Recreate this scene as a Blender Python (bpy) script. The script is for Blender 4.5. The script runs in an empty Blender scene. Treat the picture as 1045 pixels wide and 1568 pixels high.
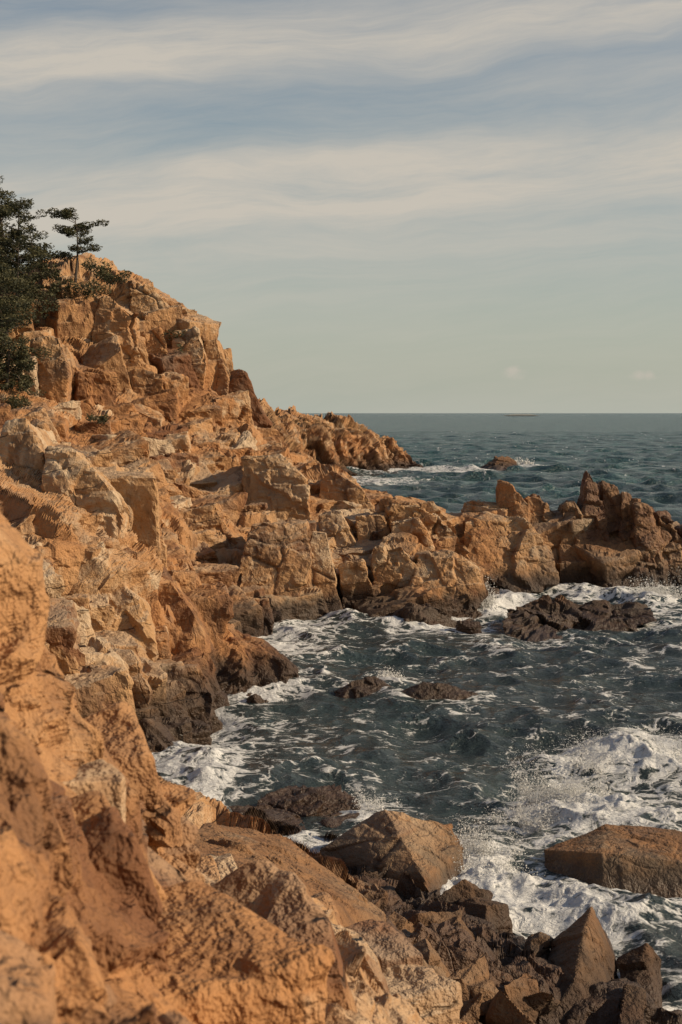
import bpy, bmesh, math, random, time
import numpy as np
from mathutils import Vector
T0=time.time()
scene=bpy.context.scene
rng=np.random.default_rng(7); random.seed(7)
H=12.0; F=2178.0; TH=math.atan(152/2178)
CT,ST=math.cos(TH),math.sin(TH)
def P(px,py,D):
    a=(px-522.5)/F; b=(784-py)/F
    d=np.array([a,CT+b*ST,-ST+b*CT]); k=D/d[1]
    return (d[0]*k,D,H+d[2]*k)
def W(px,py,z=0.0):
    a=(px-522.5)/F; b=(784-py)/F
    d=np.array([a,CT+b*ST,-ST+b*CT]); k=(z-H)/d[2]
    return (d[0]*k,d[1]*k,z)
# ---------------------------------------------------------------- noise
def hsh(ix,iy,iz,seed):
    h=(ix.astype(np.uint32)*np.uint32(374761393))^(iy.astype(np.uint32)*np.uint32(668265263))^(iz.astype(np.uint32)*np.uint32(2246822519))
    h=h+np.uint32((seed*3266489917)&0xffffffff)
    h=(h^(h>>np.uint32(15)))*np.uint32(2246822519)
    h=(h^(h>>np.uint32(13)))*np.uint32(3266489917)
    return h^(h>>np.uint32(16))
def vnoise(p,seed=0):
    i=np.floor(p).astype(np.int32); f=(p-i).astype(np.float32); f=f*f*(3-2*f)
    out=np.zeros(len(p),np.float32)
    for dx in (0,1):
        wx=f[:,0] if dx else 1-f[:,0]
        for dy in (0,1):
            wy=f[:,1] if dy else 1-f[:,1]
            for dz in (0,1):
                wz=f[:,2] if dz else 1-f[:,2]
                h=hsh(i[:,0]+dx,i[:,1]+dy,i[:,2]+dz,seed)
                out+=wx*wy*wz*(h.astype(np.float32)/4294967295.0)
    return out*2-1
def fbm(p,octs=4,seed=0,gain=0.5):
    o=np.zeros(len(p),np.float32); a=1.0
    for k in range(octs):
        o+=a*vnoise(p*(2.03**k)+k*7.3,seed+k); a*=gain
    return o
def rotm(a,b,c):
    ca,sa,cb,sb,cc,sc=math.cos(a),math.sin(a),math.cos(b),math.sin(b),math.cos(c),math.sin(c)
    return np.array([[cc,-sc,0],[sc,cc,0],[0,0,1]])@np.array([[1,0,0],[0,ca,-sa],[0,sa,ca]])@np.array([[cb,0,sb],[0,1,0],[-sb,0,cb]])
def blocks(p,size,aspect,rot,seed,jit=0.75,tilt=1.2,width=0.10,warp=0.07):
    q=p@rot.T/(np.array(aspect)*size)
    w=np.stack([vnoise(q*0.7,seed+11),vnoise(q*0.7+5.1,seed+12),vnoise(q*0.7+9.7,seed+13)],1)
    q=(q+warp*w).astype(np.float32)
    base=np.floor(q-0.5).astype(np.int32)
    n=len(q); F1=np.full(n,9.,np.float32);F2=F1.copy();d1=np.zeros(n,np.float32);d2=d1.copy();c1=d1.copy();c2=d1.copy()
    for dx in (0,1):
        for dy in (0,1):
            for dz in (0,1):
                cx,cy,cz=base[:,0]+dx,base[:,1]+dy,base[:,2]+dz
                h=hsh(cx,cy,cz,seed)
                jx=(h&np.uint32(1023)).astype(np.float32)/1023-.5
                jy=((h>>np.uint32(10))&np.uint32(1023)).astype(np.float32)/1023-.5
                jz=((h>>np.uint32(20))&np.uint32(1023)).astype(np.float32)/1023-.5
                ex=q[:,0]-(cx+.5+jit*jx);ey=q[:,1]-(cy+.5+jit*jy);ez=q[:,2]-(cz+.5+jit*jz)
                ax,ay,az=np.abs(ex),np.abs(ey),np.abs(ez)
                dist=0.85*np.maximum(np.maximum(ax,ay),az)+0.15*np.sqrt(ex*ex+ey*ey+ez*ez)
                g=hsh(cx,cy,cz,seed+77)
                v=(g&np.uint32(1023)).astype(np.float32)/1023*2-1
                t1=((g>>np.uint32(10))&np.uint32(1023)).astype(np.float32)/1023*2-1
                t2=((g>>np.uint32(20))&np.uint32(1023)).astype(np.float32)/1023*2-1
                t3=(t1*1.7+t2*2.3+v*3.1)%2-1
                val=v*0.75+tilt*(ex*t1+ey*t2+ez*t3)
                col=(v*7.13)%1.0
                m=dist<F1; m2=(~m)&(dist<F2)
                F2=np.where(m,F1,np.where(m2,dist,F2)); d2=np.where(m,d1,np.where(m2,val,d2)); c2=np.where(m,c1,np.where(m2,col,c2))
                F1=np.where(m,dist,F1); d1=np.where(m,val,d1); c1=np.where(m,col,c1)
    e=F2-F1
    t=np.clip(.5+.5*e/width,0,1)
    crack=np.exp(-(e/0.045)**2)
    return t*d1+(1-t)*d2, crack, c1
ROT=[rotm(.18,-.22,.5),rotm(-.15,.2,.75),rotm(.25,.1,.35),rotm(-.1,.3,1.1),rotm(.3,.1,.2)]
def smooth(a,b,x):
    t=np.clip((x-a)/(b-a),0,1); return t*t*(3-2*t)
def displace(V,N,near=None,k=1.0,octs=(0,1,2,3,4),ws=1.0):
    spec=[(7.0,(1,1,1.35),1.05,1),(2.9,(1,.9,1.3),.64,21),(1.25,(1.4,1.0,.75),.36,31),(.55,(1.2,1,.7),.12,41),(.22,(1.3,1,.7),.045,51)]
    n=len(V); d=np.zeros(n,np.float32); cr=np.zeros(n,np.float32); var=np.zeros(n,np.float32)
    r=np.hypot(V[:,0],V[:,1])
    for o in octs:
        size,asp,amp,seed=spec[o]
        val,c,col=blocks(V,size,asp,ROT[o],seed,width=(0.03,.04,.05,.075,.15)[o]*(ws if o<3 else 1))
        if near is not None:
            fade={0:smooth(22,60,r),1:.50+.50*smooth(10,35,r)}.get(o,1.0)
        else: fade=1.0
        sm=.55+.45*np.clip(vnoise(V*(.5/size)+3.3,seed+5)*2.2+.5,-.6,1)
        d+=amp*k*fade*val*sm
        cwt=(.6,.9,.7,.35,.15)[o]
        msk=np.clip(vnoise(V*(.6/size)+8.1,seed+9)*1.8+.5,0,1)
        d-=c*cwt*size*.125*k*(fade if o<2 else 1)*msk
        cr=np.maximum(cr,c*cwt*msk*(fade if o<1 else 1))
        var+=(col-.5)*(.35,.55,.4,.15,.05)[o]
    d+=.08*k*fbm(V*1.1,3,3)+.035*k*fbm(V*5.,2,33)
    return d,cr,var
# ---------------------------------------------------------------- mesh helper
def mk(name,V,Fc,mat,attrs=None,smoothf=False):
    me=bpy.data.meshes.new(name)
    V=np.ascontiguousarray(V,np.float32); Fc=np.ascontiguousarray(Fc,np.int32); k=Fc.shape[1]
    me.vertices.add(len(V)); me.vertices.foreach_set("co",V.ravel())
    me.loops.add(Fc.size); me.loops.foreach_set("vertex_index",Fc.ravel())
    me.polygons.add(len(Fc)); me.polygons.foreach_set("loop_start",np.arange(0,Fc.size,k,dtype=np.int32))
    me.polygons.foreach_set("loop_total",np.full(len(Fc),k,np.int32))
    me.polygons.foreach_set("use_smooth",np.full(len(Fc),smoothf))
    me.update(calc_edges=True)
    if attrs:
        for a,v in attrs.items():
            at=me.attributes.new(a,'FLOAT','POINT'); at.data.foreach_set("value",np.ascontiguousarray(v,np.float32))
    ob=bpy.data.objects.new(name,me); scene.collection.objects.link(ob)
    if mat: me.materials.append(mat)
    return ob
# ---------------------------------------------------------------- node helper
class NT:
    def __init__(s,tree): s.t=tree; s.n=tree.nodes; s.l=tree.links
    def node(s,ty,ins=None,**kw):
        nd=s.n.new(ty)
        for a,b in kw.items(): setattr(nd,a,b)
        if ins:
            for a,b in ins.items():
                if isinstance(b,bpy.types.NodeSocket): s.l.new(b,nd.inputs[a])
                else: nd.inputs[a].default_value=b
        return nd
    def math(s,op,a,b=0.0,c=0.0,clamp=False):
        nd=s.node('ShaderNodeMath',{0:a,1:b,2:c},operation=op); nd.use_clamp=clamp; return nd.outputs[0]
    def mix(s,f,a,b,bt='MIX'):
        nd=s.n.new('ShaderNodeMix'); nd.data_type='RGBA'; nd.blend_type=bt
        for i,v in ((0,f),(6,a),(7,b)):
            if isinstance(v,bpy.types.NodeSocket): s.l.new(v,nd.inputs[i])
            else: nd.inputs[i].default_value=v if i==0 else (*v[:3],1)
        return nd.outputs[2]
    def ss(s,x,a,b):
        nd=s.node('ShaderNodeMapRange',{0:x,1:a,2:b,3:0.0,4:1.0},interpolation_type='SMOOTHSTEP'); return nd.outputs[0]
    def noise(s,v,sc,det=4,ro=.5,dist=0):
        return s.node('ShaderNodeTexNoise',{'Vector':v,'Scale':sc,'Detail':det,'Roughness':ro,'Distortion':dist}).outputs[0]
def newmat(name):
    m=bpy.data.materials.new(name); m.use_nodes=True; m.node_tree.nodes.clear(); return m,NT(m.node_tree)
# ---------------------------------------------------------------- rock material
def rockmat(name,dark=0.0,wetline=1.3,jointk=1.0):
    m,n=newmat(name)
    geo=n.node('ShaderNodeNewGeometry'); pos=geo.outputs['Position']
    sep=n.node('ShaderNodeSeparateXYZ',{0:pos}); z=sep.outputs[2]
    var=n.node('ShaderNodeAttribute',attribute_name='var').outputs['Fac']
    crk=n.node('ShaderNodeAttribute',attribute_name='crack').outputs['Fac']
    stain=n.node('ShaderNodeAttribute',attribute_name='stain').outputs['Fac']
    nb=n.noise(pos,.13,4,.6); nm=n.noise(pos,.9,5,.65); nf=n.noise(pos,9.,4,.7)
    a=n.mix(n.ss(nb,.35,.65),(.375,.178,.068),(.42,.245,.115))
    f=n.math('ADD',n.math('MULTIPLY',var,.95),n.math('MULTIPLY',n.math('SUBTRACT',nm,.5),2.1))
    a=n.mix(n.ss(f,.1,.8),a,(.50,.365,.23))
    a=n.mix(n.ss(f,-.02,-.75),a,(.165,.070,.030))
    gr=n.ss(n.noise(pos,.33,4,.65),.53,.67)
    a=n.mix(n.math('MULTIPLY',gr,.42),a,(.22,.165,.12))
    st=n.node('ShaderNodeMapping',{0:pos,3:(1.,1.,.22)}).outputs[0]
    s1=n.ss(n.noise(st,.7,5,.65),.52,.68)
    a=n.mix(n.math('MULTIPLY',s1,.66),a,(.10,.050,.028))
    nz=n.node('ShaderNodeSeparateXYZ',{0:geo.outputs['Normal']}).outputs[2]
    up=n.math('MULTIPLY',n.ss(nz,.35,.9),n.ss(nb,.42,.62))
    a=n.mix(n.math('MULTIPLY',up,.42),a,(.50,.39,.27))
    a=n.mix(n.math('MULTIPLY',n.ss(nf,.5,.75),.35),a,(.15,.078,.042))
    wn_=n.node('ShaderNodeTexNoise',{'Vector':pos,'Scale':.5,'Detail':5.,'Roughness':.55})
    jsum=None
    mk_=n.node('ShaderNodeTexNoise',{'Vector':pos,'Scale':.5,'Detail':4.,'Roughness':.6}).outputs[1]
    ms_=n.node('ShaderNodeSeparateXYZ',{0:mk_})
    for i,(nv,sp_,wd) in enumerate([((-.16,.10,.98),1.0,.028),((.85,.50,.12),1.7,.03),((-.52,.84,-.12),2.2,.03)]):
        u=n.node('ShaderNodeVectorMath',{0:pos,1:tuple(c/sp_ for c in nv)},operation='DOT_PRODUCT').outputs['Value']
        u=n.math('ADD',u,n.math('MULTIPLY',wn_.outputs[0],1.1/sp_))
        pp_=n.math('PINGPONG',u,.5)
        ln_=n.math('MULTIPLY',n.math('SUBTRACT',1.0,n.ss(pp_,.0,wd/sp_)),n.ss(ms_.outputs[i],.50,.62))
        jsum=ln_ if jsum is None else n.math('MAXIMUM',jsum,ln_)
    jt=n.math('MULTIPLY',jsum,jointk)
    a=n.mix(n.math('MULTIPLY',jt,.45),a,(.07,.04,.025))  # joint lines: dark lichen, plus crevice shade put into the colour
    a=n.mix(n.math('MULTIPLY',n.ss(crk,.4,.9),.7),a,(.05,.028,.018))  # cavity shade painted into the colour along cracks, besides dirt
    a=n.mix(n.math('MULTIPLY',stain,.82),a,(.062,.034,.021))
    if dark: a=n.mix(dark,a,(.055,.032,.020))
    wl=n.math('ADD',z,n.math('MULTIPLY',n.math('SUBTRACT',nm,.5),-2.2))
    wet=n.math('SUBTRACT',1.0,n.ss(wl,wetline-.5,wetline+.8))
    a=n.mix(n.math('MULTIPLY',wet,.84),a,(.034,.021,.014))
    wetb=n.math('SUBTRACT',1.0,n.ss(z,.2,wetline))
    rough=n.math('SUBTRACT',.85,n.math('MAXIMUM',n.math('MULTIPLY',wetb,.5),n.math('MULTIPLY',stain,.3)))
    h=n.math('ADD',n.math('MULTIPLY',nm,.26),n.math('ADD',n.math('MULTIPLY',nf,.045),n.math('MULTIPLY',n.noise(pos,3.2,4,.68),.18)))
    h=n.math('SUBTRACT',h,n.math('MULTIPLY',jt,.10))
    bp=n.node('ShaderNodeBump',{'Strength':1.0,'Distance':1.0,'Height':h})
    b=n.node('ShaderNodeBsdfPrincipled',{'Base Color':a,'Roughness':rough,'Normal':bp.outputs[0],'Specular IOR Level':.3})
    o=n.node('ShaderNodeOutputMaterial',{0:b.outputs[0]})
    return m
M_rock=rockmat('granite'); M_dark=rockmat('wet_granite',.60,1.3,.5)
# ---------------------------------------------------------------- terrain control points
def rbf(pts):
    pts=np.array(pts,float); n=len(pts)
    d=np.sqrt((pts[:,None,0]-pts[None,:,0])**2+(pts[:,None,1]-pts[None,:,1])**2+.02)
    A=np.zeros((n+3,n+3)); A[:n,:n]=-d+np.eye(n)*.12
    A[:n,n:]=np.c_[np.ones(n),pts[:,:2]/50]; A[n:,:n]=A[:n,n:].T
    w=np.linalg.solve(A,np.r_[pts[:,2],0,0,0]).astype(np.float32)
    P32=pts.astype(np.float32)
    def ev(x,y):
        sh=x.shape; x=x.ravel().astype(np.float32); y=y.ravel().astype(np.float32)
        o=w[n]+w[n+1]*x/50+w[n+2]*y/50
        for i in range(n): o-=w[i]*np.sqrt((x-P32[i,0])**2+(y-P32[i,1])**2+.02)
        return o.reshape(sh)
    return ev
cp=[P(*t) for t in [
 (-150,430,118),(-60,440,118),(0,440,115),(60,448,114),(110,437,114),(160,412,116),(200,428,117),(235,442,118),(270,477,119),(300,502,119),(325,522,119),(340,562,119),(352,598,120),(368,618,122),
 (120,500,111),(200,500,113),(260,540,113),(310,565,115),(100,600,106),(180,610,106),(250,640,107),(340,655,110),
 (0,600,98),(60,610,102),(0,520,105),(-80,560,100),
 (130,640,100),(200,650,101),(280,680,103),(350,685,105),(400,690,106),(440,710,107),(470,732,106),
 (510,726,104),(545,752,102),(580,772,101),(620,788,99),(655,778,97),(690,812,96),(735,872,96),
 (770,770,101),(820,790,102),(850,810,102),(875,800,102),(910,770,102),(945,790,102),(985,810,102),(1045,840,101),(1120,850,100),
 (150,685,96),(200,695,95),(260,722,97),(330,722,100),(370,722,101),(440,760,101),(455,800,97),
 (230,760,88),(300,800,90),(350,850,88),(400,810,92),(420,880,85),(460,860,88),(490,860,90),(500,920,85.5),(380,930,80.5),(300,880,82),
 (560,830,93),(600,850,89),(650,880,86),(640,935,80),(700,900,88),(560,920,85),
 (0,640,70),(30,642,70),(70,680,68),(110,702,68),(150,742,66),(185,782,66),(200,850,65),(270,887,64),(300,940,62.5),(330,985,62),(400,1002,62),(438,1036,62.5),
 (0,700,62),(40,760,60),(100,800,58),(100,900,55),(150,900,57),(200,950,57),(250,950,60),(120,1000,52),(180,1050,52),(250,1010,58),(300,1050,58.5),(150,1150,47),(200,1200,45),(250,1150,49),(100,1100,47),(-100,800,50),(-200,700,60),
 (-50,850,7),(0,862,7),(50,892,7.5),(80,952,8),(105,1062,8.5),(130,1182,10),(145,1240,12),(200,1285,15),
 (50,1100,5.5),(50,1300,5),(0,1500,4),(150,1560,5.5),(300,1560,7),(450,1560,9),(560,1560,12),
 (600,1560,20),(700,1560,23),(800,1560,25),(900,1500,27),(980,1500,27),(1010,1560,26),
 (220,1340,20),(330,1305,27),(430,1330,29),(500,1375,28),(560,1425,25),(595,1445,25),
 (380,1410,13),(480,1414,14),(510,1455,13.5),(560,1540,12.5),(368,1500,11),(200,1365,13),(250,1400,11.5),(320,1410,12),(150,1450,8),
 (600,1395,30),(700,1420,29),(650,1450,26),(750,1480,26),
 ]]
cp+=[W(*t) for t in [(1015,1568),(850,1480),(760,1410),(600,1352),(480,1312),(350,1277),(215,1250),(270,1190),(325,1120),(332,1070),(445,1048),(350,985),(420,972),(520,945),(640,965),(720,940),(740,908),(850,900),(1045,895)]]
cp+=[(28,98,0),(35,100,-.5),(9,27,-2.5),(7.5,32,-2.5),(6,36,-2.5),(3,40,-2.5),(-1,43,-2.5),(-3,46,-2),(-2,51,-2.5),(-1.5,57,-2.5),(1.2,64,-2.5),(-1,70,-2.5),(-3,71.5,-1.5),(1,77,-2.5),(5,73,-2.5),(10,80,-2.5),(14,91,-2.5),(22,93,-2.5),(30,92,-2.5),(38,98,-3),(36,106,-3),
 (28,109,-2.5),(20,109,-2.5),(12,109,-2.5),(5,113,-2.5),(0,120,-3),(-2,130,-3),(-3,140,-3),(-3,160,-3),(15,106,0),(25,106,0),(4,108,0),
 (20,60,-5),(30,80,-5),(15,45,-5),(20,30,-5),(20,130,-5),(40,60,-5),(20,15,-3),(9,20,-2),(6,14,2.),(3,8,7.5),(2,3,9.8),(0,1.5,10.3),(8,5,5),(-3,2,10.3),(-6,6,11),
 (-18,135,20),(-30,150,21),(-60,140,24),(-9,133,5),(-14,150,10),(-12,165,6),(-45,100,20),(-35,80,14),(-30,60,12.0),(-15,45,6),(-10,30,6.5),(-8,20,8),(-25,30,11),(-50,60,15),(-60,100,24),
 P(150,760,76)[:2]+(6.8,),P(230,800,74)[:2]+(3.2,),P(300,800,71)[:2]+(1.4,),P(335,800,69)[:2]+(-.6,),P(60,700,80)[:2]+(8.5,),
 (-6,36,2.5),(-4.5,30,3.4),(-8,36,3.5),(-9,42,1.5)]
hgt=rbf(cp)
cph=[P(*t) for t in [(330,600,150),(360,612,170),(400,625,210),(440,634,250),(490,650,275),(530,668,290),(555,667,295),(575,661,300),(600,672,305),(618,690,308),
 (380,660,170),(420,670,200),(440,700,230),(480,690,262),(500,705,270),(560,700,292),(600,702,304)]]
cph+=[W(*t) for t in [(630,716),(590,719),(540,724),(470,731),(455,740)]]
cph+=[(20,322,-3),(12,300,-3),(2,280,-3),(-5,255,-3),(-7,230,-3),(-10,190,-1),(-8,170,-3),(-4,150,-4),(10,345,-4),(-5,345,-3),(-30,340,0),(8,330,-1),(-40,200,16),(-40,260,14),(-30,150,18),(30,300,-6),(10,250,-6)]
hgt2=rbf(cph)
# ---------------------------------------------------------------- hull rocks
_ico={}
def ico(s):
    if s not in _ico:
        bm=bmesh.new(); bmesh.ops.create_icosphere(bm,subdivisions=s,radius=1)
        v=np.array([x.co[:] for x in bm.verts]); f=np.array([[a.index for a in x.verts] for x in bm.faces]); bm.free()
        v/=np.linalg.norm(v,axis=1,keepdims=True); _ico[s]=(v,f)
    return _ico[s]
def hullrock(pts,sub=6,k=.5,octs=(1,2,3,4),p=130,dv=0.0):
    pts=np.array(pts,float); bm=bmesh.new()
    for q in pts: bm.verts.new(q)
    r=bmesh.ops.convex_hull(bm,input=bm.verts)
    c=.5*pts.mean(0)+.25*(pts.min(0)+pts.max(0)); pl=[]
    for f in bm.faces:
        if f.calc_area()<1e-4: continue
        n=np.array(f.normal[:]); n/=np.linalg.norm(n)+1e-9; d=float(np.dot(n,np.array(f.verts[0].co[:])-c))
        if d<0: n=-n;d=-d
        if d>1e-3: pl.append((n,d))
    bm.free()
    dirs,F_=ico(sub)
    mxv=np.zeros(len(dirs))
    for n,d in pl: mxv=np.maximum(mxv,dirs@n/d)
    acc=np.zeros(len(dirs))
    for n,d in pl: acc+=(np.maximum(dirs@n/d,0)/mxv)**p
    rad=1/(mxv*acc**(1.0/p)); rad=np.minimum(rad,np.linalg.norm(pts-c,axis=1).max()*1.02)
    V=c+dirs*rad[:,None]
    fn=np.cross(V[F_[:,1]]-V[F_[:,0]],V[F_[:,2]]-V[F_[:,0]]); N=np.zeros_like(V)
    for i in range(3): np.add.at(N,F_[:,i],fn)
    N/=np.linalg.norm(N,axis=1,keepdims=True)+1e-9
    N=.5*N+.5*dirs; N/=np.linalg.norm(N,axis=1,keepdims=True)
    d,cr,var=displace(V,N,None,k,octs)
    return V+N*d[:,None],F_,cr,var+dv
def slab(poly,D,thick,back=0.0,**kw):
    pts=[]
    for t in poly:
        dd=t[2] if len(t)>2 else 0
        f=np.array(P(t[0],t[1],D+dd)); pts.append(f)
    ctr=np.mean(pts,0)
    bk=[]
    for f in pts:
        g=f.copy(); g[1]+=thick; g[0]=ctr[0]+(g[0]-ctr[0])*.85; g[2]=g[2]-(.0 if f[2]<ctr[2] else back); bk.append(g)
    return hullrock(pts+bk,**kw)
parts=[]
S=lambda *a,**k: parts.append(slab(*a,**k))
S([(710,797,.5),(745,783,1.5),(800,796,1),(850,850,0),(856,900,-1),(790,915,-2),(722,868,-1),(706,830,0)],95,5,.8,k=.42)
S([(764,732,2),(788,746,1),(850,822,0),(862,895,-1),(800,900,-1),(764,800,1)],98.5,3.5,.6,k=.45)
S([(806,762),(826,756),(872,812),(880,900,-2),(820,900,-2)],99.5,4,.6,k=.5,dv=-.1)
S([(862,772),(880,764),(915,830),(925,900,-2),(855,900,-2)],99,4,.6,k=.5,dv=-.3)
S([(898,716,1),(908,720,1),(930,785),(940,905,-2),(893,905,-2),(888,790)],99,3,.6,k=.55,dv=-.5)
S([(922,736,1),(940,740,1),(980,800),(985,905,-2),(922,905,-2)],99.5,4,.6,k=.7,dv=-.5)
S([(952,752,1),(966,756,1),(1000,810),(1010,905,-2),(950,905,-2)],99,4,.6,k=.7,dv=-.5)
S([(975,772),(992,774),(1008,800),(1026,850),(1026,905,-2),(972,905,-2)],98,4.5,.6,k=.7,dv=-.5)
S([(1010,790),(1024,790),(1054,840),(1060,905,-2),(1005,905,-2)],98.5,4.5,.6,k=.7,dv=-.5)
S([(1040,808),(1070,796),(1120,850),(1140,905,-2),(1040,905,-2)],99,5,.6,k=.7,dv=-.5)
S([(585,770),(640,775),(700,815),(720,860),(690,880),(600,860)],94,5,.5,k=.45)
S([(645,772),(662,768),(700,808),(715,850),(650,850)],95.5,3,.5,k=.4,dv=.1)
S([(640,850,1),(690,845,1),(735,872),(745,910),(715,950,-1),(650,972,-2),(625,930,-1)],84.5,5,.7,k=.4,dv=.1)
S([(575,840),(615,835),(640,870),(640,930),(590,940),(570,880)],85,4,.6,k=.4,dv=.2)
S([(545,790),(585,785),(605,830),(590,850),(550,840)],93,3.5,.5,k=.35)
S([(490,790,1),(520,785,1),(545,830),(540,865),(495,860)],92,3.5,.5,k=.35,dv=.1)
S([(488,736,1),(508,718,1),(555,748),(575,780),(540,790),(490,790)],99,4,.5,k=.4,dv=-.1)
S([(600,800),(640,795),(660,840),(650,870),(605,865)],91,3.5,.5,k=.35,dv=.2)
S([(520,865),(555,860),(570,900),(570,945),(525,945)],84.5,3.5,.5,k=.35)
S([(385,803,1),(470,800,1.5),(478,860),(455,930,-1),(365,930,-1),(368,860)],82,6,.5,k=.35,dv=-.2)
S([(478,812,1),(500,815,1),(512,880),(528,952,-1),(470,960,-1),(465,880)],83.2,4,.5,k=.3,dv=.2)
S([(370,700,1),(430,695,1),(470,735),(478,800),(440,812),(375,800)],95,7,.6,k=.4,dv=.1)
S([(355,920),(410,918),(418,975,-1),(352,985,-1)],77.5,4,.4,k=.35)
S([(250,790,1),(330,770,1),(365,850),(350,880),(260,860)],87,6,.8,k=.4,dv=.1)
S([(120,462,1),(160,452,1),(208,480),(215,560),(190,590),(120,560)],109,6,.6,k=.5)
S([(205,510,1),(245,500,1),(262,560),(240,590),(208,580)],110.5,5,.6,k=.45,dv=.1)
S([(262,508,1),(300,500,1),(318,545),(312,600),(262,595)],111.5,5,.6,k=.4,dv=.3)
S([(312,520,1),(332,518,1),(350,580),(345,625),(312,620)],113,5,.6,k=.4)
S([(205,565,0),(250,572,0),(255,620),(205,625)],107.5,5,.6,k=.4)
S([(50,520,1),(90,515,1),(105,570),(100,620),(50,620)],101,5,.6,k=.45)
S([(200,430,1),(235,440,1),(268,480),(262,520),(200,500)],114,5,.6,k=.5)
S([(8,645,1),(38,640,1),(66,695),(80,800),(10,815),(-30,770)],61.5,6,.8,k=.35,p=50,dv=.4)
S([(70,686,1),(110,690,1),(168,745),(192,800),(180,855),(80,860),(58,765)],60,6,.8,k=.35,p=50,dv=.4)
S([(335,975,1),(400,990,1),(440,1015),(462,1042),(440,1062,-1),(330,1080,-1)],61.5,3,.3,k=.4,dv=-.3)
S([(80,880,2),(150,872,2),(215,930),(235,1010),(190,1040,-1),(90,1000,-1)],56,4,.6,k=.35,dv=0)
S([(110,1000,1),(200,1000,1),(235,1060),(215,1130),(120,1140)],51.5,4,.5,k=.35)
S([(215,900,1),(262,890,1),(300,940),(320,1000),(280,1040,-1),(225,1000)],60,4,.5,k=.35,dv=-.1)
S([(235,1030,1),(300,1020,1),(328,1070),(322,1120,-1),(245,1150,-1)],55,4,.4,k=.38,dv=-.2)
S([(130,1120,1),(225,1110,1),(270,1160),(255,1210,-1),(160,1230,-1)],48,4,.4,k=.38,dv=-.1)
# ridge at the bottom of the frame, split from its neighbour by a gully
parts.append(hullrock([P(*t) for t in [(388,1376,13.2),(480,1376,13.8),(515,1426,13),(582,1568,12),(602,1640,12),(400,1640,9.5),(382,1480,11),(400,1400,15),(500,1400,15.5)]],sub=7,k=.45,octs=(1,2,3,4),dv=-.05))
parts.append(hullrock([P(*t) for t in [(215,1345,13.5),(300,1340,13.2),(352,1385,12.3),(358,1470,11),(250,1450,11),(200,1400,12),(300,1350,15)]],sub=6,k=.4,octs=(1,2,3,4),dv=.1))
parts.append(hullrock([P(*t) for t in [(120,1420,9.5),(200,1400,10.5),(290,1450,10),(348,1500,9.4),(340,1640,8.2),(220,1640,7.5),(100,1560,7.6),(200,1420,12)]],sub=6,k=.4,octs=(1,2,3,4),dv=-.1))
parts.append(hullrock([P(*t) for t in [(55,960,9),(88,1050,9.5),(118,1150,10),(138,1235,11.5),(205,1290,14.5),(200,1335,14),(120,1390,10),(40,1260,7.6),(30,1080,7.8),(100,1300,17),(80,1100,14)]],sub=7,k=.45,octs=(1,2,3,4),dv=-.05))
print('hulls',time.time()-T0)
# ---------------------------------------------------------------- jointed blocks
_cg={}
def cubegrid(n):
    if n not in _cg:
        g=np.linspace(-1,1,n+1); key={}; V=[];Fq=[]
        def vid(a):
            k=tuple(np.round(a,6))
            if k not in key: key[k]=len(V); V.append(a)
            return key[k]
        for ax in range(3):
            for s in (-1,1):
                ids=[[None]*(n+1) for _ in range(n+1)]
                for i in range(n+1):
                    for j in range(n+1):
                        a=[0,0,0]; a[ax]=s; a[(ax+1)%3]=g[i]; a[(ax+2)%3]=g[j]; ids[i][j]=vid(a)
                for i in range(n):
                    for j in range(n):
                        q=[ids[i][j],ids[i+1][j],ids[i+1][j+1],ids[i][j+1]]
                        if s<0: q=q[::-1]
                        Fq+= [[q[0],q[1],q[2]],[q[0],q[2],q[3]]]
        V=np.array(V,float)
        V=np.sign(V)*np.abs(V)**.85
        _cg[n]=(V,np.array(Fq))
    return _cg[n]
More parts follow.
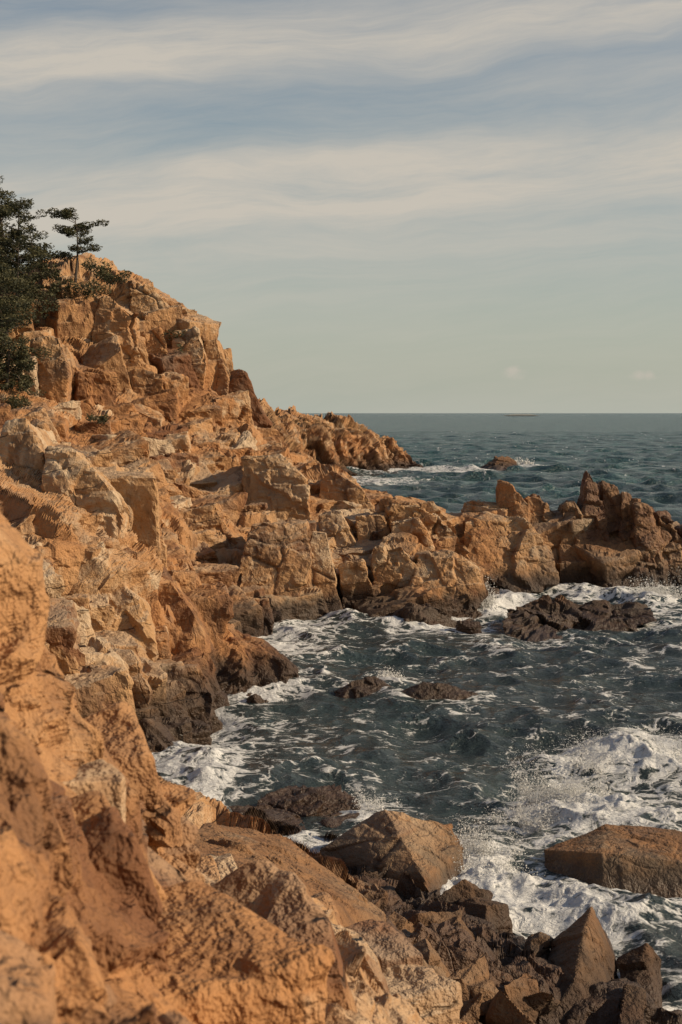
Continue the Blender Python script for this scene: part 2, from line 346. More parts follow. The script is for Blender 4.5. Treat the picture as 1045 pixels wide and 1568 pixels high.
def scatter(seed,ncand,Dr,tr,sizes,sink,roundp=26,minz=.3,reg=None,nmax=26,pxs=.00125,kd=.52):
    rs=np.random.default_rng(seed)
    D=np.sqrt(rs.uniform(Dr[0]**2,Dr[1]**2,ncand)); t=rs.uniform(tr[0],tr[1],ncand); X=t*D
    e=.8
    Z=hgt(X,D); gx=(hgt(X+e,D)-hgt(X-e,D))/(2*e); gy=(hgt(X,D+e)-hgt(X,D-e))/(2*e)
    N=np.stack([-gx,-gy,np.ones_like(gx)],1); N/=np.linalg.norm(N,axis=1,keepdims=True)
    C=np.stack([X,D,Z],1); view=np.array([0,0,H])-C; view/=np.linalg.norm(view,axis=1,keepdims=True)
    ok=(Z>minz)&((N*view).sum(1)>-.25)&(rs.uniform(size=ncand)<.25/np.maximum(N[:,2],.25)*1.0)
    if reg is not None: ok&=reg(X,D,Z)
    C=C[ok];N=N[ok]
    acc=np.zeros((0,4)); out=[]; j=0
    for size,cnt,gap in sizes:
        got=0
        while j<len(C) and got<cnt:
            c=C[j]; 
            if len(acc)==0 or np.all(np.linalg.norm(acc[:,:3]-c,axis=1)>gap*(acc[:,3]+size)*.5):
                s=size*rs.uniform(.75,1.3); acc=np.vstack([acc,[*c,s]]); out.append((c,N[j],s)); got+=1
            j+=1
        j=0 if gap<.7 else j
    Vs=[];Ns=[];Fs=[];vv=[];off=0
    for c,nn,s in out:
        if c[2]>12.5: asp=np.array([.9,.8,rs.uniform(1.1,1.9)])
        elif nn[2]>.8: asp=np.array([1.15,1.0,rs.uniform(.45,.8)])
        else: asp=np.array([rs.uniform(.8,1.2),rs.uniform(.8,1.1),rs.uniform(.7,1.4)])
        n=int(np.clip(s/(c[1]*pxs),7,nmax)); V,Fq=cubegrid(n)
        L=(np.sum(np.abs(V)**roundp,1)**(1/roundp)); U=V/L[:,None]
        cor=rs.uniform(-.24,.24,(2,2,2,3)); a=(U+1)/2
        off3=0
        for i0 in (0,1):
            for i1 in (0,1):
                for i2 in (0,1):
                    off3=off3+cor[i0,i1,i2]*((a[:,0] if i0 else 1-a[:,0])*(a[:,1] if i1 else 1-a[:,1])*(a[:,2] if i2 else 1-a[:,2]))[:,None]
        U=U+off3
        for _ in range(2):
            pn=rs.normal(size=3); pn/=np.linalg.norm(pn); dd=U@pn-rs.uniform(.85,1.2); U=U-np.clip(dd,0,9)[:,None]*pn
        R_=rotm(rs.normal()*.15+.10,rs.normal()*.15-.15,.55+rs.normal()*.25)
        Q=(U*asp*s*.5)@R_.T+c-nn*s*sink*rs.uniform(.7,1.2)
        nrm=U/np.linalg.norm(U,axis=1,keepdims=True)
        pw=np.sign(U)*np.abs(U)**6; pw/=np.linalg.norm(pw,axis=1,keepdims=True)+1e-9
        Vs.append(Q); Ns.append((.7*pw+.3*nrm)@R_.T); Fs.append(Fq+off); off+=len(Q); vv.append(np.full(len(Q),rs.normal()*.36))
    V=np.concatenate(Vs);N=np.concatenate(Ns);N/=np.linalg.norm(N,axis=1,keepdims=True)
    d,cr,var=displace(V,N,None,kd,(2,3))
    print('blocks',len(out),off,time.time()-T0)
    return V+N*d[:,None],np.concatenate(Fs),cr,var*.7+np.concatenate(vv)
parts.append(scatter(1,60000,(66,119),(-.29,.25),[(4.0,60,.8),(2.7,200,.74),(1.6,300,.7)],.27,reg=lambda X,D,Z:((D>70)|(Z>6))&(Z<19),minz=.6))
parts.append(scatter(5,30000,(43,70),(-.30,.0),[(2.6,24,.85),(1.6,60,.76),(.9,60,.7)],.40,reg=lambda X,D,Z:(X>-.245*D+1)&(X<-.093*D),minz=.5,roundp=16))
parts.append(scatter(2,30000,(17,43),(-.30,.25),[(1.8,14,.85),(1.0,60,.78),(.6,60,.7)],.38,roundp=14,minz=.4,nmax=30,pxs=.0016,reg=lambda X,D,Z:(X<-.15*D)))
parts.append(scatter(9,20000,(6.5,17),(-.26,.03),[(1.1,16,.85),(.65,60,.78),(.38,90,.7)],.36,roundp=14,minz=.4,nmax=30,pxs=.0016,kd=.25,reg=lambda X,D,Z:(X>-.17*D)|(D>12)))
def stainf(V):
    X,Y,Z=V[:,0],V[:,1],V[:,2]
    nz=.5+.5*fbm(V*.35,3,71)
    a=smooth(15.,19.,Y+2*nz)*(1-smooth(38,42,Y))*smooth(-.0,1.6,X-.012*Y+nz*1.2)*(1-smooth(3.6,5.0,Z+nz))
    b=.58*smooth(12.,17.,X+3*nz)*smooth(88,92,Y)
    c=.75*(1-smooth(1.0,2.4,Z+1.0*nz))*(Y>40)
    d=.8*smooth(.05,.4,X+.075*Y-.5)*(1-smooth(.8,2.2,Z))*(Y>17)*(Y<42)
    return np.clip(np.maximum(np.maximum(a,b),np.maximum(c,d))*(.75+.4*nz),0,1)
def boxs(a,k):
    p=np.pad(a,((k,k),(0,0)),mode='edge'); cs=np.concatenate([np.zeros((1,a.shape[1])),np.cumsum(p,0)],0)
    return (cs[2*k+1:]-cs[:-2*k-1])/(2*k+1)
def terrain(name,hf,t0,t1,ncol,r0,r1,nrow,kdisp,octs,near,extra,ws=1.0):
    tt=np.linspace(t0,t1,ncol); ang=np.arctan(tt)
    rr=np.exp(np.linspace(math.log(r0),math.log(r1),2600))
    R=np.repeat(rr[None],ncol,0); X=R*np.sin(ang)[:,None]; Y=R*np.cos(ang)[:,None]
    Z=hf(X,Y)
    el=np.arctan2(Z-H,R)
    wgt=np.abs(np.diff(el,axis=1))+.25*np.diff(np.log(R),axis=1)
    zm=.5*(Z[:,1:]+Z[:,:-1]); wgt=wgt*np.where(zm<-1.5,.08,1)
    wgt=boxs(boxs(wgt,20),20)
    S_=np.concatenate([np.zeros((ncol,1)),np.cumsum(wgt,1)],1)
    VR=np.zeros((ncol,nrow))
    for c in range(ncol): VR[c]=np.interp(np.linspace(0,S_[c,-1],nrow),S_[c],rr)
    X=VR*np.sin(ang)[:,None]; Y=VR*np.cos(ang)[:,None]; Z=hf(X,Y)
    G=np.stack([X,Y,Z],-1)
    e=.6*np.maximum(VR/60,.3)
    gx=(hf(X+e,Y)-hf(X-e,Y))/(2*e); gy=(hf(X,Y+e)-hf(X,Y-e))/(2*e)
    N=np.stack([-gx,-gy,np.ones_like(gx)],-1); N/=np.linalg.norm(N,axis=-1,keepdims=True)
    V=G.reshape(-1,3); Nf=N.reshape(-1,3)
    idx=np.arange(ncol*nrow).reshape(ncol,nrow)
    q=np.stack([idx[:-1,:-1],idx[1:,:-1],idx[1:,1:],idx[:-1,1:]],-1).reshape(-1,4)
    zq=V[q,2].max(1); q=q[zq>-2.2]
    used=np.unique(q); remap=np.full(len(V),-1,np.int64); remap[used]=np.arange(len(used))
    V=V[used]; Nf=Nf[used]; q=remap[q]
    d,cr,var=displace(V,Nf,near,kdisp,octs,ws)
    V=V+Nf*d[:,None]
    Vs=[V];Fs=[]; at=[cr]; av=[var]
    tri=np.r_[q[:,[0,1,2]],q[:,[0,2,3]]]; Fs.append(tri); off=len(V)
    for (v,f,c,a) in extra:
        Vs.append(v);Fs.append(f+off);at.append(c);av.append(a); off+=len(v)
    V=np.concatenate(Vs)
    stn=stainf(V) if extra else np.clip(1-smooth(1.5,4,V[:,2]),0,1)*.7
    print(name,off,time.time()-T0)
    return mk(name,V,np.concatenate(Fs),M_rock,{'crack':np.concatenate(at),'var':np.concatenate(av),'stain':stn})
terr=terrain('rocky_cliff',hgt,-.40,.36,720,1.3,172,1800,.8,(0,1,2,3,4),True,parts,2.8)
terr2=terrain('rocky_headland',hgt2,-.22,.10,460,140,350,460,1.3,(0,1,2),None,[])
# ---------------------------------------------------------------- sea rocks
def hr(name,pts,mat=M_dark,**kw):
    v,f,c,a=hullrock([P(*t) for t in pts],**kw)
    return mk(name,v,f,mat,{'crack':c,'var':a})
M_mid=rockmat('damp_granite',.25,.6,.35); M_slab=rockmat('brown_granite',.45,.3,.35)
hr('boulder',[(590,1240,36.6),(575,1243,37.6),(690,1262,37.2),(708,1300,36.2),(650,1345,33.9),(488,1308,36.2),(500,1392,35),(668,1405,33.7),(715,1362,35.5),(600,1290,41),(700,1300,40),(500,1310,39)],M_mid,k=.16,octs=(1,2,3,4),sub=7,p=200)
hr('boulder',[(928,1264,37.8),(1090,1275,37.4),(830,1300,36.8),(922,1306,35.3),(1090,1325,34.9),(925,1405,34.2),(1090,1415,33.8),(832,1360,36.2),(940,1320,41),(1090,1310,41),(860,1320,41)],M_mid,k=.2,octs=(1,2,3,4),sub=7,p=200)
hr('boulder',[(906,1388,28.5),(850,1450,28),(822,1500,27),(952,1505,28),(945,1600,25.5),(815,1600,25.2),(880,1500,26.2),(940,1450,31),(850,1500,31)],M_dark,k=.2,octs=(2,3,4),sub=7)
hr('boulder',[(990,1447,28),(1012,1470,28),(948,1470,28),(1018,1600,26),(945,1600,26),(1000,1480,31)],M_dark,k=.22,octs=(2,3,4),sub=6)
hr('boulder',[(958,1512,26),(985,1518,26),(940,1600,24.5),(990,1600,24.5),(965,1540,28)],M_dark,k=.2,octs=(2,3,4),sub=5)
hr('boulder',[(213,1308,20.5),(325,1258,27),(430,1279,28.5),(510,1338,27),(595,1402,24.5),(590,1450,23),(420,1366,20),(270,1350,18.5),(212,1334,19),(400,1500,24),(560,1500,25),(250,1450,21),(340,1330,30),(500,1400,30)],M_slab,k=.22,octs=(2,3,4),sub=7,p=160)
hr('sea_rock',[(855,918,82),(880,920,82),(835,945,79),(775,932,80),(768,950,78),(780,1012,74.6),(845,1000,75),(900,975,79),(930,960,82),(860,960,88)],M_dark,k=1.0,octs=(1,2,3),sub=6)
hr('sea_rock',[(870,922,82),(1000,930,82),(1008,952,80.5),(900,985,78),(870,960,80),(960,940,88)],M_dark,k=.6,octs=(1,2,3),sub=6)
hr('sea_rock',[(700,950,78),(735,952,78),(742,982,77),(700,975,78),(720,965,81)],M_dark,k=.45,octs=(2,3),sub=5)
hr('sea_rock',[(515,1062,60),(540,1042,60),(575,1036,60.5),(608,1056,60),(595,1095,58.5),(508,1098,58.5),(560,1060,65)],M_dark,k=.5,octs=(2,3),sub=6)
hr('sea_rock',[(600,1068,59),(650,1044,59),(735,1064,59),(730,1090,58),(650,1096,58),(610,1090,58),(660,1060,63)],M_dark,k=.45,octs=(2,3),sub=6)
hr('sea_rock',[(350,1236,41.5),(440,1204,43.5),(540,1204,44),(570,1255,42),(480,1320,38.5),(380,1290,40.5),(460,1240,46)],M_dark,k=.6,octs=(1,2,3),sub=6)
hr('sea_rock',[(733,718,300),(760,698,305),(780,700,305),(795,716,300),(760,725,290),(765,712,312)],M_dark,k=1.0,octs=(1,2),sub=5)
lo=[]
for i,(px,py,D,s) in enumerate([(560,1352,34,1.2),(590,1365,33,1.3),(640,1380,32.5,1.2),(690,1390,32,1.3),(740,1410,31,1.0),(660,1420,29,1.1),(610,1440,27,1.0),(700,1450,27.5,1.2),(760,1450,28.5,1.1),(800,1470,28,.9),(640,1500,24,1.2),(720,1510,24.5,1.1),(780,1530,25,1.1),(610,1520,22,1.2),(690,1555,22.5,1.),(820,1550,24.8,.9),(760,1560,23.5,1.),(650,1560,21,1.),(560,1400,30,1.0),(530,1370,33,.9)]):
    c=np.array(P(px,py,D)); c[2]-=s*.4
    rs=np.random.default_rng(50+i); q=rs.normal(size=(10,3)); q/=np.linalg.norm(q,axis=1,keepdims=True)
    q*=np.array([s*.75,s*.9,s*1.05]); R_=rotm(*(rs.uniform(-.5,.5,3))); lo.append(hullrock(c+q@R_.T,sub=6,k=.22,octs=(1,2,3,4),p=160))
off=0;Vs=[];Fs=[];C=[];A_=[]
for v,f,c,a in lo: Vs.append(v);Fs.append(f+off);C.append(c);A_.append(a);off+=len(v)
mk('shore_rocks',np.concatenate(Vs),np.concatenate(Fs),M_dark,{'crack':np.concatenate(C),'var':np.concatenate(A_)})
# ---------------------------------------------------------------- sea
nr1=950
r1=np.linspace(14,125,nr1)
r2=np.r_[np.exp(np.linspace(math.log(125.15),math.log(900),560)),np.exp(np.linspace(math.log(905),math.log(40000),200))]
rr=np.r_[r1,r2]
aa=np.r_[np.linspace(-1.3,-.33,30)[:-1],np.linspace(-.33,.33,760),np.linspace(.33,1.3,30)[1:]]
R,A=np.meshgrid(rr,aa); X=R*np.sin(A); Y=R*np.cos(A); Z=np.zeros_like(X)
DX=np.zeros_like(X);DY=np.zeros_like(X); slope=np.zeros_like(X)
wr=np.random.default_rng(3)
farboost=1+1.0*smooth(120,260,R)
for i in range(50):
    L=.75*(20/.75)**(i/49.); k=2*math.pi/L
    th=math.radians(250+wr.normal()*(26 if L>6 else 45)); dx,dy=math.cos(th),math.sin(th)
    amp=.0175*L**.76*wr.uniform(.6,1.2)
    if L>8: amp*=.7
    fade=np.clip(1-(R*.0036*(R>125)+.1*(R<=125))/L*2.4,0,1)
    if not fade.any(): continue
    ph=k*(dx*X+dy*Y)+wr.uniform(0,6.28)
    s,c=np.sin(ph),np.cos(ph)
    fa=amp*fade*farboost
    Z+=fa*s; DX+=fa*dx*c*.9; DY+=fa*dy*c*.9; slope+=amp*k*fade*s
gp=np.stack([X.ravel()*.12,Y.ravel()*.12,np.zeros(X.size)],1)
gust=(vnoise(gp,5)+.5*vnoise(gp*2.3,6)).reshape(X.shape)
Z*=(1+.35*gust)
foam=np.zeros_like(X)
m=(R<150); hb=np.full_like(X,-6.); hb[m]=hgt(X[m],Y[m])
shore=np.exp(-np.clip(-hb-.1,0,9)/.9)*m
foam+=.46*shore
foam+=np.where(R<130,.31,.0)*smooth(130,85,R)
foam+=.36*np.clip(slope-.22,0,1.)
spots=[(720,1335,1.4,.7,.4),(790,1372,1.8,.45,.1),(690,1355,1.1,.5,.15),(872,1238,1.7,.7,.5),(825,1275,1.5,.45,.15),(945,1248,1.8,.45,.2),(1040,1255,2.0,.4,.1),(955,1158,2.2,.5,.35),(1040,1165,2.4,.45,.25),(900,1172,1.8,.25,.1),(740,935,1.8,.65,.5),(790,925,2.2,.45,.15),(900,910,2.5,.4,.05),(1000,920,2.8,.55,.4),(985,890,2.0,.6,.6),(1030,950,2.8,.45,.15),(855,945,1.4,.35,.1),(760,990,1.6,.25,.05),
 (350,1175,1.6,.28,.05),(300,1215,1.4,.28,.05),(360,1130,1.4,.2,0),(410,1060,1.1,.35,.05),(380,1050,1.1,.4,.1),(595,1046,.9,.45,.1),(560,1240,1.2,.4,.1),(500,985,2.2,.14,0),(450,985,2.,.22,0),(680,965,1.5,.35,.1),(860,985,2.,.25,0),(700,1080,1.4,.15,.05),(1000,1390,1.6,.4,0),(850,1390,1.2,.4,0),(560,1310,1.,.25,0),(900,1430,1.2,.3,0),
 (600,722,12,.6,.1),(520,735,14,.55,.05),(488,722,8,.6,.3),(640,716,12,.5,.05),(700,722,12,.4,.0),(790,714,8,.6,.4),(735,722,5,.5,.2),(590,738,10,.45,0),(830,716,8,.35,0)]
for px,py,rad,st,hh in spots:
    x,y,_=W(px,py); g=np.exp(-((X-x)**2+((Y-y)/1.3)**2)/rad**2)
    foam+=st*g
    if hh: Z+=hh*g*(.8+.5*gust)
foam=np.where(foam>.62,.62+(foam-.62)*.45,foam)
fp=np.stack([X.ravel(),Y.ravel(),Z.ravel()],1)
mm=(R<130).ravel(); rough=np.zeros(X.size,np.float32); rough[mm]=fbm(fp[mm]*2.2,3,9); rough=rough.reshape(X.shape)
Z+=.26*np.clip(foam-.5,0,.8)*rough
X2=X+DX;Y2=Y+DY
idx=np.arange(X.size).reshape(X.shape)
q=np.stack([idx[:-1,:-1],idx[:-1,1:],idx[1:,1:],idx[1:,:-1]],-1).reshape(-1,4)[:,::-1]
V=np.stack([X2,Y2,Z],-1).reshape(-1,3)
m,n=newmat('sea_water')
geo=n.node('ShaderNodeNewGeometry'); pos=geo.outputs['Position']
fo=n.node('ShaderNodeAttribute',attribute_name='foam').outputs['Fac']
dist=n.node('ShaderNodeVectorMath',{0:pos},operation='LENGTH').outputs['Value']
far=n.ss(dist,60,420)
flat=n.node('ShaderNodeMapping',{0:pos,3:(1.,1.35,.3)}).outputs[0]
base=n.mix(far,(.031,.042,.041),(.012,.056,.055))
base=n.mix(n.math('MULTIPLY',n.ss(n.noise(flat,.05,3),.4,.65),.5),base,(.032,.056,.054))
gu=n.noise(n.node('ShaderNodeMapping',{0:pos,3:(.09,.022,0)}).outputs[0],1.,6,.75)
base=n.mix(n.math('MULTIPLY',n.math('MULTIPLY',n.ss(gu,.46,.60),n.ss(dist,110,260)),.7),base,(.055,.125,.115))
warp=n.node('ShaderNodeTexNoise',{'Vector':flat,'Scale':.55,'Detail':4.,'Roughness':.6})
wv=n.node('ShaderNodeVectorMath',{0:warp.outputs[1],1:(2.2,2.2,.5)},operation='MULTIPLY').outputs[0]
wp=n.node('ShaderNodeVectorMath',{0:flat,1:wv},operation='ADD').outputs[0]
lace=n.node('ShaderNodeTexVoronoi',{'Vector':wp,'Scale':1.3},feature='DISTANCE_TO_EDGE').outputs[0]
lace2=n.node('ShaderNodeTexVoronoi',{'Vector':wp,'Scale':3.7},feature='DISTANCE_TO_EDGE').outputs[0]
ln=n.math('SUBTRACT',1.0,n.math('MULTIPLY',n.math('ADD',lace,n.math('MULTIPLY',lace2,.7)),2.2))
fn=n.math('ADD',n.math('MULTIPLY',n.noise(wp,1.1,7,.72),.95),n.math('MULTIPLY',ln,.22))
patch=n.noise(flat,.3,4,.6)
dens=n.math('ADD',fo,n.math('MULTIPLY',n.math('SUBTRACT',patch,.5),.9))
fm=n.ss(n.math('ADD',fn,n.math('MULTIPLY',dens,.52)),.84,.98)
wn=n.noise(n.node('ShaderNodeMapping',{0:pos,3:(.35,.08,.0)}).outputs[0],1.,6,.78)
wc=n.math('MULTIPLY',n.ss(wn,.61,.68),n.ss(dist,90,200))
fm=n.math('MAXIMUM',fm,n.math('MULTIPLY',wc,.75))
hh=n.math('ADD',n.math('MULTIPLY',n.noise(flat,2.4,5,.65),.30),n.math('MULTIPLY',n.noise(n.node('ShaderNodeMapping',{0:pos,3:(.45,.6,.3)}).outputs[0],.30,6,.66),n.math('MULTIPLY',n.ss(dist,80,300),5.0)))
bp=n.node('ShaderNodeBump',{'Strength':1.0,'Distance':1.0,'Height':hh})
wb=n.node('ShaderNodeBsdfPrincipled',{'Base Color':base,'Roughness':n.math('ADD',.10,n.math('MULTIPLY',far,.12)),'IOR':1.333,'Normal':bp.outputs[0],'Specular IOR Level':.55})
hf=n.node('ShaderNodeBump',{'Strength':.8,'Distance':.3,'Height':fn})
fb=n.node('ShaderNodeBsdfPrincipled',{'Base Color':(.64,.63,.60,1),'Roughness':.8,'Normal':hf.outputs[0]})
mx=n.node('ShaderNodeMixShader',{0:fm,1:wb.outputs[0],2:fb.outputs[0]})
n.node('ShaderNodeOutputMaterial',{0:mx.outputs[0]})
mk('sea',V,q,m,{'foam':foam.ravel()},True)
print('sea',time.time()-T0)
# ---------------------------------------------------------------- spray
ms,n=newmat('sea_spray'); b=n.node('ShaderNodeBsdfPrincipled',{'Base Color':(.74,.73,.70,1),'Roughness':.6}); 
tr=n.node('ShaderNodeBsdfTranslucent',{'Color':(.74,.73,.70,1)}); mx=n.node('ShaderNodeMixShader',{0:.35,1:b.outputs[0],2:tr.outputs[0]})
n.node('ShaderNodeOutputMaterial',{0:mx.outputs[0]})
oc=np.array([[1,0,0],[-1,0,0],[0,1,0],[0,-1,0],[0,0,1],[0,0,-1]],float)
of=np.array([[0,2,4],[2,1,4],[1,3,4],[3,0,4],[2,0,5],[1,2,5],[3,1,5],[0,3,5]])
pl=[(722,1325,1.0,1.1,10500),(752,1350,1.0,.6,6000),(872,1235,1.2,1.5,14000),(838,1262,1.1,.8,7000),(915,1250,1.3,.9,6500),(960,1160,2.0,1.0,7000),(1035,1165,2.2,.8,4500),(738,935,1.1,1.9,5500),(985,888,1.2,2.9,7000),(1005,915,2.0,1.2,4000),(596,1046,.8,.5,900),(560,1235,.9,.5,900),(380,1045,1.,.5,700),(330,1180,1,.4,500),(490,722,4,1.6,900),(790,712,3.5,1.5,700),(1040,900,1.5,1.2,1800)]
pp=[];ps=[]
for px,py,rad,hh,cnt in pl:
    x,y,_=W(px,py); ncl=16
    cc=wr.normal(size=(ncl,3))*np.array([rad*.55,rad*.5,0]); ch=wr.uniform(.25,1.,ncl)*hh
    k=wr.integers(0,ncl,cnt); t=wr.uniform(0,1,cnt)**1.8
    q=cc[k]+wr.normal(size=(cnt,3))*(rad*.16)*(.5+t[:,None])
    q[:,2]=t*ch[k]*1.15+wr.normal(size=cnt)*.05
    q[:,0]-=t*.25*hh
    q+=np.array([x,y,.1]); pp.append(q)
    base_s=.0095 if y<60 else (.021 if y<150 else .12)
    ps.append(base_s*np.exp(wr.normal(size=cnt)*.5)*(1.25-.6*t))
pp=np.concatenate(pp);ps=np.concatenate(ps)
V=(pp[:,None]+oc[None]*ps[:,None,None]*wr.uniform(.7,1.4,(len(pp),6,1))).reshape(-1,3)
Fq=(of[None]+(np.arange(len(pp))*6)[:,None,None]).reshape(-1,3)
mk('sea_spray',V,Fq,ms)
# ---------------------------------------------------------------- trees
mb,n=newmat('pine_bark'); g=n.node('ShaderNodeNewGeometry'); c=n.mix(n.noise(g.outputs['Position'],6,4,.7),(.10,.075,.055),(.045,.032,.024)); b=n.node('ShaderNodeBsdfPrincipled',{'Base Color':c,'Roughness':.95}); n.node('ShaderNodeOutputMaterial',{0:b.outputs[0]})
ml,n=newmat('pine_needles'); g=n.node('ShaderNodeNewGeometry'); v=n.node('ShaderNodeAttribute',attribute_name='tint').outputs['Fac']
c=n.mix(v,(.022,.029,.013),(.115,.10,.038)); b=n.node('ShaderNodeBsdfPrincipled',{'Base Color':c,'Roughness':.8}); tr=n.node('ShaderNodeBsdfTranslucent',{'Color':c}); mx=n.node('ShaderNodeMixShader',{0:.25,1:b.outputs[0],2:tr.outputs[0]}); n.node('ShaderNodeOutputMaterial',{0:mx.outputs[0]})
def tube(pts,rad,ns=7):
    pts=np.array(pts);V=[];Fc=[]
    for i,p in enumerate(pts):
        t=pts[min(i+1,len(pts)-1)]-pts[max(i-1,0)]; t/=np.linalg.norm(t)+1e-9
        u=np.cross(t,[.3,.9,.1]);u/=np.linalg.norm(u);w=np.cross(t,u)
        for j in range(ns):
            a=2*math.pi*j/ns; V.append(p+rad[i]*(math.cos(a)*u+math.sin(a)*w))
    for i in range(len(pts)-1):
        for j in range(ns): Fc.append([i*ns+j,i*ns+(j+1)%ns,(i+1)*ns+(j+1)%ns,(i+1)*ns+j])
    return np.array(V),np.array(Fc)
def tufts(centers,radii,cnt,rs,size):
    Vs=[];T=[]
    for c,r in zip(centers,radii):
        k=max(8,int(cnt*r[0]*r[0]))
        q=rs.normal(size=(k,3)); q/=np.linalg.norm(q,axis=1,keepdims=True); q*=rs.uniform(.2,1,(k,1))**.5
        ctr=c+q*r
        a=rs.normal(size=(k,3));a/=np.linalg.norm(a,axis=1,keepdims=True); a[:,2]=np.abs(a[:,2])*.6
        b=np.cross(a,rs.normal(size=(k,3)));b/=np.linalg.norm(b,axis=1,keepdims=True)+1e-9
        s=size*rs.uniform(.6,1.4,(k,1))
        Vs.append(np.stack([ctr-b*s*.35,ctr+b*s*.35,ctr+a*s*1.3],1)); T.append(np.repeat(np.clip(.35+.45*q[:,2]+rs.normal(size=k)*.2,0,1),3))  # tint rises towards clump tops: sunlit tone painted into the needle colour
    V=np.concatenate(Vs).reshape(-1,3); return V,np.arange(len(V)).reshape(-1,3),np.concatenate(T)
def pine(base,h,spread,seed,lean=0,start=.3,nl=16,flat=.4,dens=300,cw=(.17,.34)):
    rs=np.random.default_rng(seed); base=np.array(base,float)
    e=bpy.data.objects.new('pine_tree',None); scene.collection.objects.link(e)
    tp=[base+np.array([lean*(t**1.5)*h+.06*h*math.sin(t*5+seed)*.4,.03*h*math.sin(t*4),-0.8+t*(h+.8)]) for t in np.linspace(0,1,12)]
    V,Fc=tube(tp,[max(.02,.026*h*(1-t*.9)) for t in np.linspace(0,1,12)])
    VV=[V];FF=[Fc];off=len(V); C=[];Rr=[]
    for i in range(nl):
        t=start+(1-start)*(i+.5)/nl; t=min(.98,t+rs.normal()*.015)
        p0=np.array([np.interp(t,np.linspace(0,1,12),np.array(tp)[:,j]) for j in range(3)])
        az=rs.uniform(0,6.28); prof=math.sin(math.pi*min(1,(1-t)*.8+.22))**.8
        L=spread*prof*rs.uniform(.5,1.15)
        d=np.array([math.cos(az),math.sin(az),0]); up=rs.uniform(-.1,.35)
        lp=[p0+d*L*s+np.array([0,0,L*(up*s+.12*s*s)]) for s in (0,.35,.7,1)]
        V,Fc=tube(lp,[.011*h*(1-t*.5)*k for k in (1,.7,.45,.2)],5); VV.append(V);FF.append(Fc+off);off+=len(V)
        for s in (.5,.78,1.):
            if rs.uniform()<.85:
                C.append(p0+d*L*s+np.array([rs.normal()*.12*L,rs.normal()*.12*L,L*(up*s+.12*s*s)+.05*h*rs.uniform(0,.6)]))
                w=spread*rs.uniform(*cw); Rr.append(np.array([w,w,w*flat]))
    C.append(tp[-1]-np.array([0,0,.05*h]));Rr.append(np.array([spread*.16,spread*.16,spread*.2*flat*1.4]))
    tr=mk('trunk_and_limbs',np.concatenate(VV),np.concatenate(FF),mb); tr.parent=e
    V,Fc,T=tufts(C,Rr,dens,rs,.15); cr=mk('crown',V,Fc,ml,{'tint':T}); cr.parent=e
    return e
pine(P(117,437,113),5.6,2.0,11,start=.46,nl=14,flat=.5,dens=400,cw=(.18,.35))
pine(P(50,446,111),5.0,1.7,12,start=.15,nl=20,flat=.6)
pine(P(28,446,112),6.6,1.9,22,start=.15,nl=22,flat=.6)
pine(P(6,446,110),7.8,2.3,13,start=.12,nl=26,flat=.6)
pine(P(-26,450,111),8.4,2.8,14,start=.12,nl=26,flat=.55)
pine(P(-85,455,113),9.,3.0,18,start=.15,nl=24,flat=.45)
pine(P(78,447,112),2.8,1.3,15,start=.1,nl=16,flat=.6)
pine(P(28,468,108),4.8,2.0,16,start=.1,nl=22,flat=.6)
pine(P(2,520,103),4.8,2.2,26,start=.1,nl=24,flat=.6)
pine(P(12,602,97),5.0,1.9,17,start=.05,nl=26,flat=.65)
pine(P(30,600,98),3.4,1.4,27,start=.05,nl=18,flat=.65)
pine(P(-25,560,98),6.5,2.8,19,start=.05,nl=24,flat=.5)
def shrub(px,py,D,w,h,seed):
    rs=np.random.default_rng(seed); c=np.array(P(px,py,D)); C=[];Rr=[]
    for i in range(9):
        C.append(c+np.array([rs.normal()*w*.4,rs.normal()*w*.4,rs.uniform(-.2,.8)*h])); r=w*rs.uniform(.22,.42); Rr.append(np.array([r,r,r*.7]))
    V,Fc,T=tufts(C,Rr,300,rs,.15); mk('juniper_shrub',V,Fc,ml,{'tint':T})
for a in [(150,426,112,1.8,1.3),(180,430,112.5,1.6,.9),(100,450,110.5,1.7,1.),(60,465,107,2.2,1.1),(130,448,110.5,1.6,.9),(20,490,103,2.,1.3),(45,480,105,1.8,1.2),(25,560,97,1.8,1.5),(45,600,97,1.4,.8),(262,518,111,.8,.6),(275,540,111,.5,.8),(150,645,97.5,1.2,.3),(15,620,94,1.7,.9)]:
    shrub(*a,seed=int(a[0]))
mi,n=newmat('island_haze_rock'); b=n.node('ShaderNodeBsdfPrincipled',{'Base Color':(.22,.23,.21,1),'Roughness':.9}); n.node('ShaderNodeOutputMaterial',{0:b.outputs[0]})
v,f,c,a=hullrock([P(770,635,5000),P(828,635.5,5000),(P(770,634,5000)[0],5000,-5),(P(828,634,5000)[0],5000,-5),P(800,634.6,5200),P(790,633.6,5050),P(812,633.8,5050)],sub=4,k=.3,octs=(0,))
mk('distant_island',v,f,mi,{'crack':c*0,'var':a})
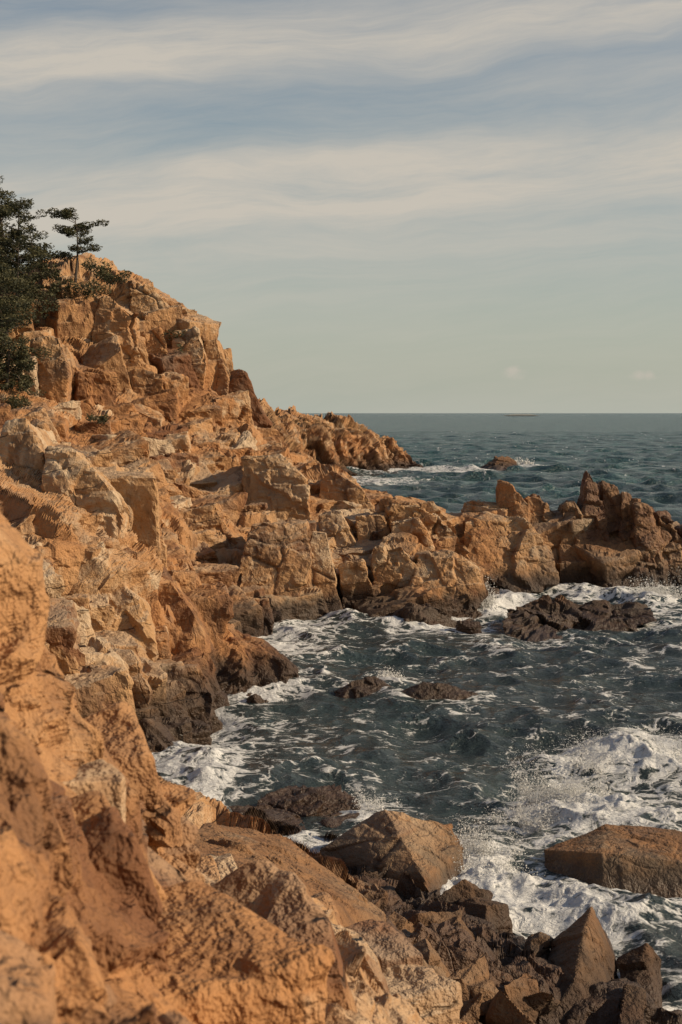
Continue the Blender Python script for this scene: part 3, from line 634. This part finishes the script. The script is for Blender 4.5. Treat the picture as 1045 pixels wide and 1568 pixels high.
# ---------------------------------------------------------------- light
az,el=math.radians(95),math.radians(27)
Sv=Vector((math.sin(az)*math.cos(el),math.cos(az)*math.cos(el),math.sin(el)))
ld=bpy.data.lights.new('sun','SUN'); ld.energy=5.0; ld.angle=math.radians(.5); ld.color=(1,.82,.59)
lo_=bpy.data.objects.new('sun',ld); lo_.rotation_euler=(-Sv).to_track_quat('-Z','Y').to_euler(); scene.collection.objects.link(lo_)
w=bpy.data.worlds.new('World'); scene.world=w; w.use_nodes=True; w.node_tree.nodes.clear(); n=NT(w.node_tree)
sky=n.node('ShaderNodeTexSky',sky_type='NISHITA'); sky.sun_disc=False; sky.sun_elevation=el; sky.sun_rotation=az; sky.air_density=1.0; sky.dust_density=1.0; sky.ozone_density=1.5
tc=n.node('ShaderNodeTexCoord').outputs['Generated']
sp=n.node('ShaderNodeSeparateXYZ',{0:tc}); x,y,z=sp.outputs
yy=n.math('MAXIMUM',n.math('ABSOLUTE',y),.15)
A_=n.math('DIVIDE',x,yy); E=n.math('DIVIDE',z,yy)
def comb(a,b,c=0.0): return n.node('ShaderNodeCombineXYZ',{0:a,1:b,2:c}).outputs[0]
w1=n.noise(comb(A_,n.math('MULTIPLY',E,2.)),3.0,4,.55)
v=n.math('ADD',n.math('SUBTRACT',E,n.math('MULTIPLY',A_,.09)),n.math('MULTIPLY',n.math('SUBTRACT',w1,.5),.08))
cr=n.n.new('ShaderNodeValToRGB'); n.l.new(v,cr.inputs[0]); cr.color_ramp.interpolation='B_SPLINE'
stops=[(0,.1),(.06,.12),(.085,.45),(.098,.25),(.112,.65),(.125,.4),(.14,1.),(.165,.95),(.18,.75),(.195,.2),(.212,.45),(.228,.12),(.245,.75),(.262,.85),(.285,.3),(.33,.25),(.5,.1),(1,.05)]
e=cr.color_ramp.elements
while len(e)>1: e.remove(e[0])
e[0].position=0; e[0].color=(.1,)*3+(1,)
for p_,c_ in stops[1:]:
    k=e.new(p_); k.color=(c_,c_,c_,1)
band=cr.outputs[0]
st=n.noise(comb(n.math('MULTIPLY',A_,1.0),n.math('MULTIPLY',v,9.)),3.0,8,.68,.3)
cl=n.math('MULTIPLY',band,n.math('ADD',-.25,n.math('MULTIPLY',st,2.4)),clamp=True)
cl=n.math('ADD',cl,n.math('MULTIPLY',n.math('SUBTRACT',st,.5),.5),clamp=True)
pn=n.noise(comb(A_,E),70,5,.6)
def puff(a0,e0,sa,se):
    da=n.math('DIVIDE',n.math('SUBTRACT',A_,a0),sa); de=n.math('DIVIDE',n.math('SUBTRACT',E,e0),se)
    g=n.math('SUBTRACT',1.0,n.math('ADD',n.math('MULTIPLY',da,da),n.math('MULTIPLY',de,de)))
    return n.ss(n.math('ADD',g,n.math('MULTIPLY',n.math('SUBTRACT',pn,.5),3.)),.2,1.6)
pf=n.math('MAXIMUM',puff(.121,.0285,.011,.006),puff(.215,.026,.015,.005))
nish=n.node('ShaderNodeVectorMath',{0:sky.outputs[0],1:(.092,.088,.083)},operation='MULTIPLY').outputs[0]
haze=n.math('POWER',2.718,n.math('MULTIPLY',n.math('MAXIMUM',E,0.0),-6.0))
c=n.mix(n.math('MULTIPLY',haze,.85),nish,(.45,.475,.41))
c=n.mix(n.math('MULTIPLY',cl,.9),c,(.60,.545,.465))
c=n.mix(n.math('MULTIPLY',pf,.5),c,(.62,.53,.46))
bg=n.node('ShaderNodeBackground',{0:c,1:1.0}); n.node('ShaderNodeOutputWorld',{0:bg.outputs[0]})
# ---------------------------------------------------------------- camera
cd=bpy.data.cameras.new('camera'); cam=bpy.data.objects.new('camera',cd); scene.collection.objects.link(cam)
cam.location=(0,0,H); cam.rotation_euler=(math.pi/2-TH,0,0); cd.sensor_fit='VERTICAL'; cd.sensor_height=36; cd.lens=50
cd.clip_start=.05; cd.clip_end=90000; cd.dof.use_dof=True; cd.dof.focus_distance=75; cd.dof.aperture_fstop=4.0
scene.camera=cam
scene.view_settings.view_transform='Standard'; scene.view_settings.look='None'; scene.view_settings.exposure=0
print('done',time.time()-T0)
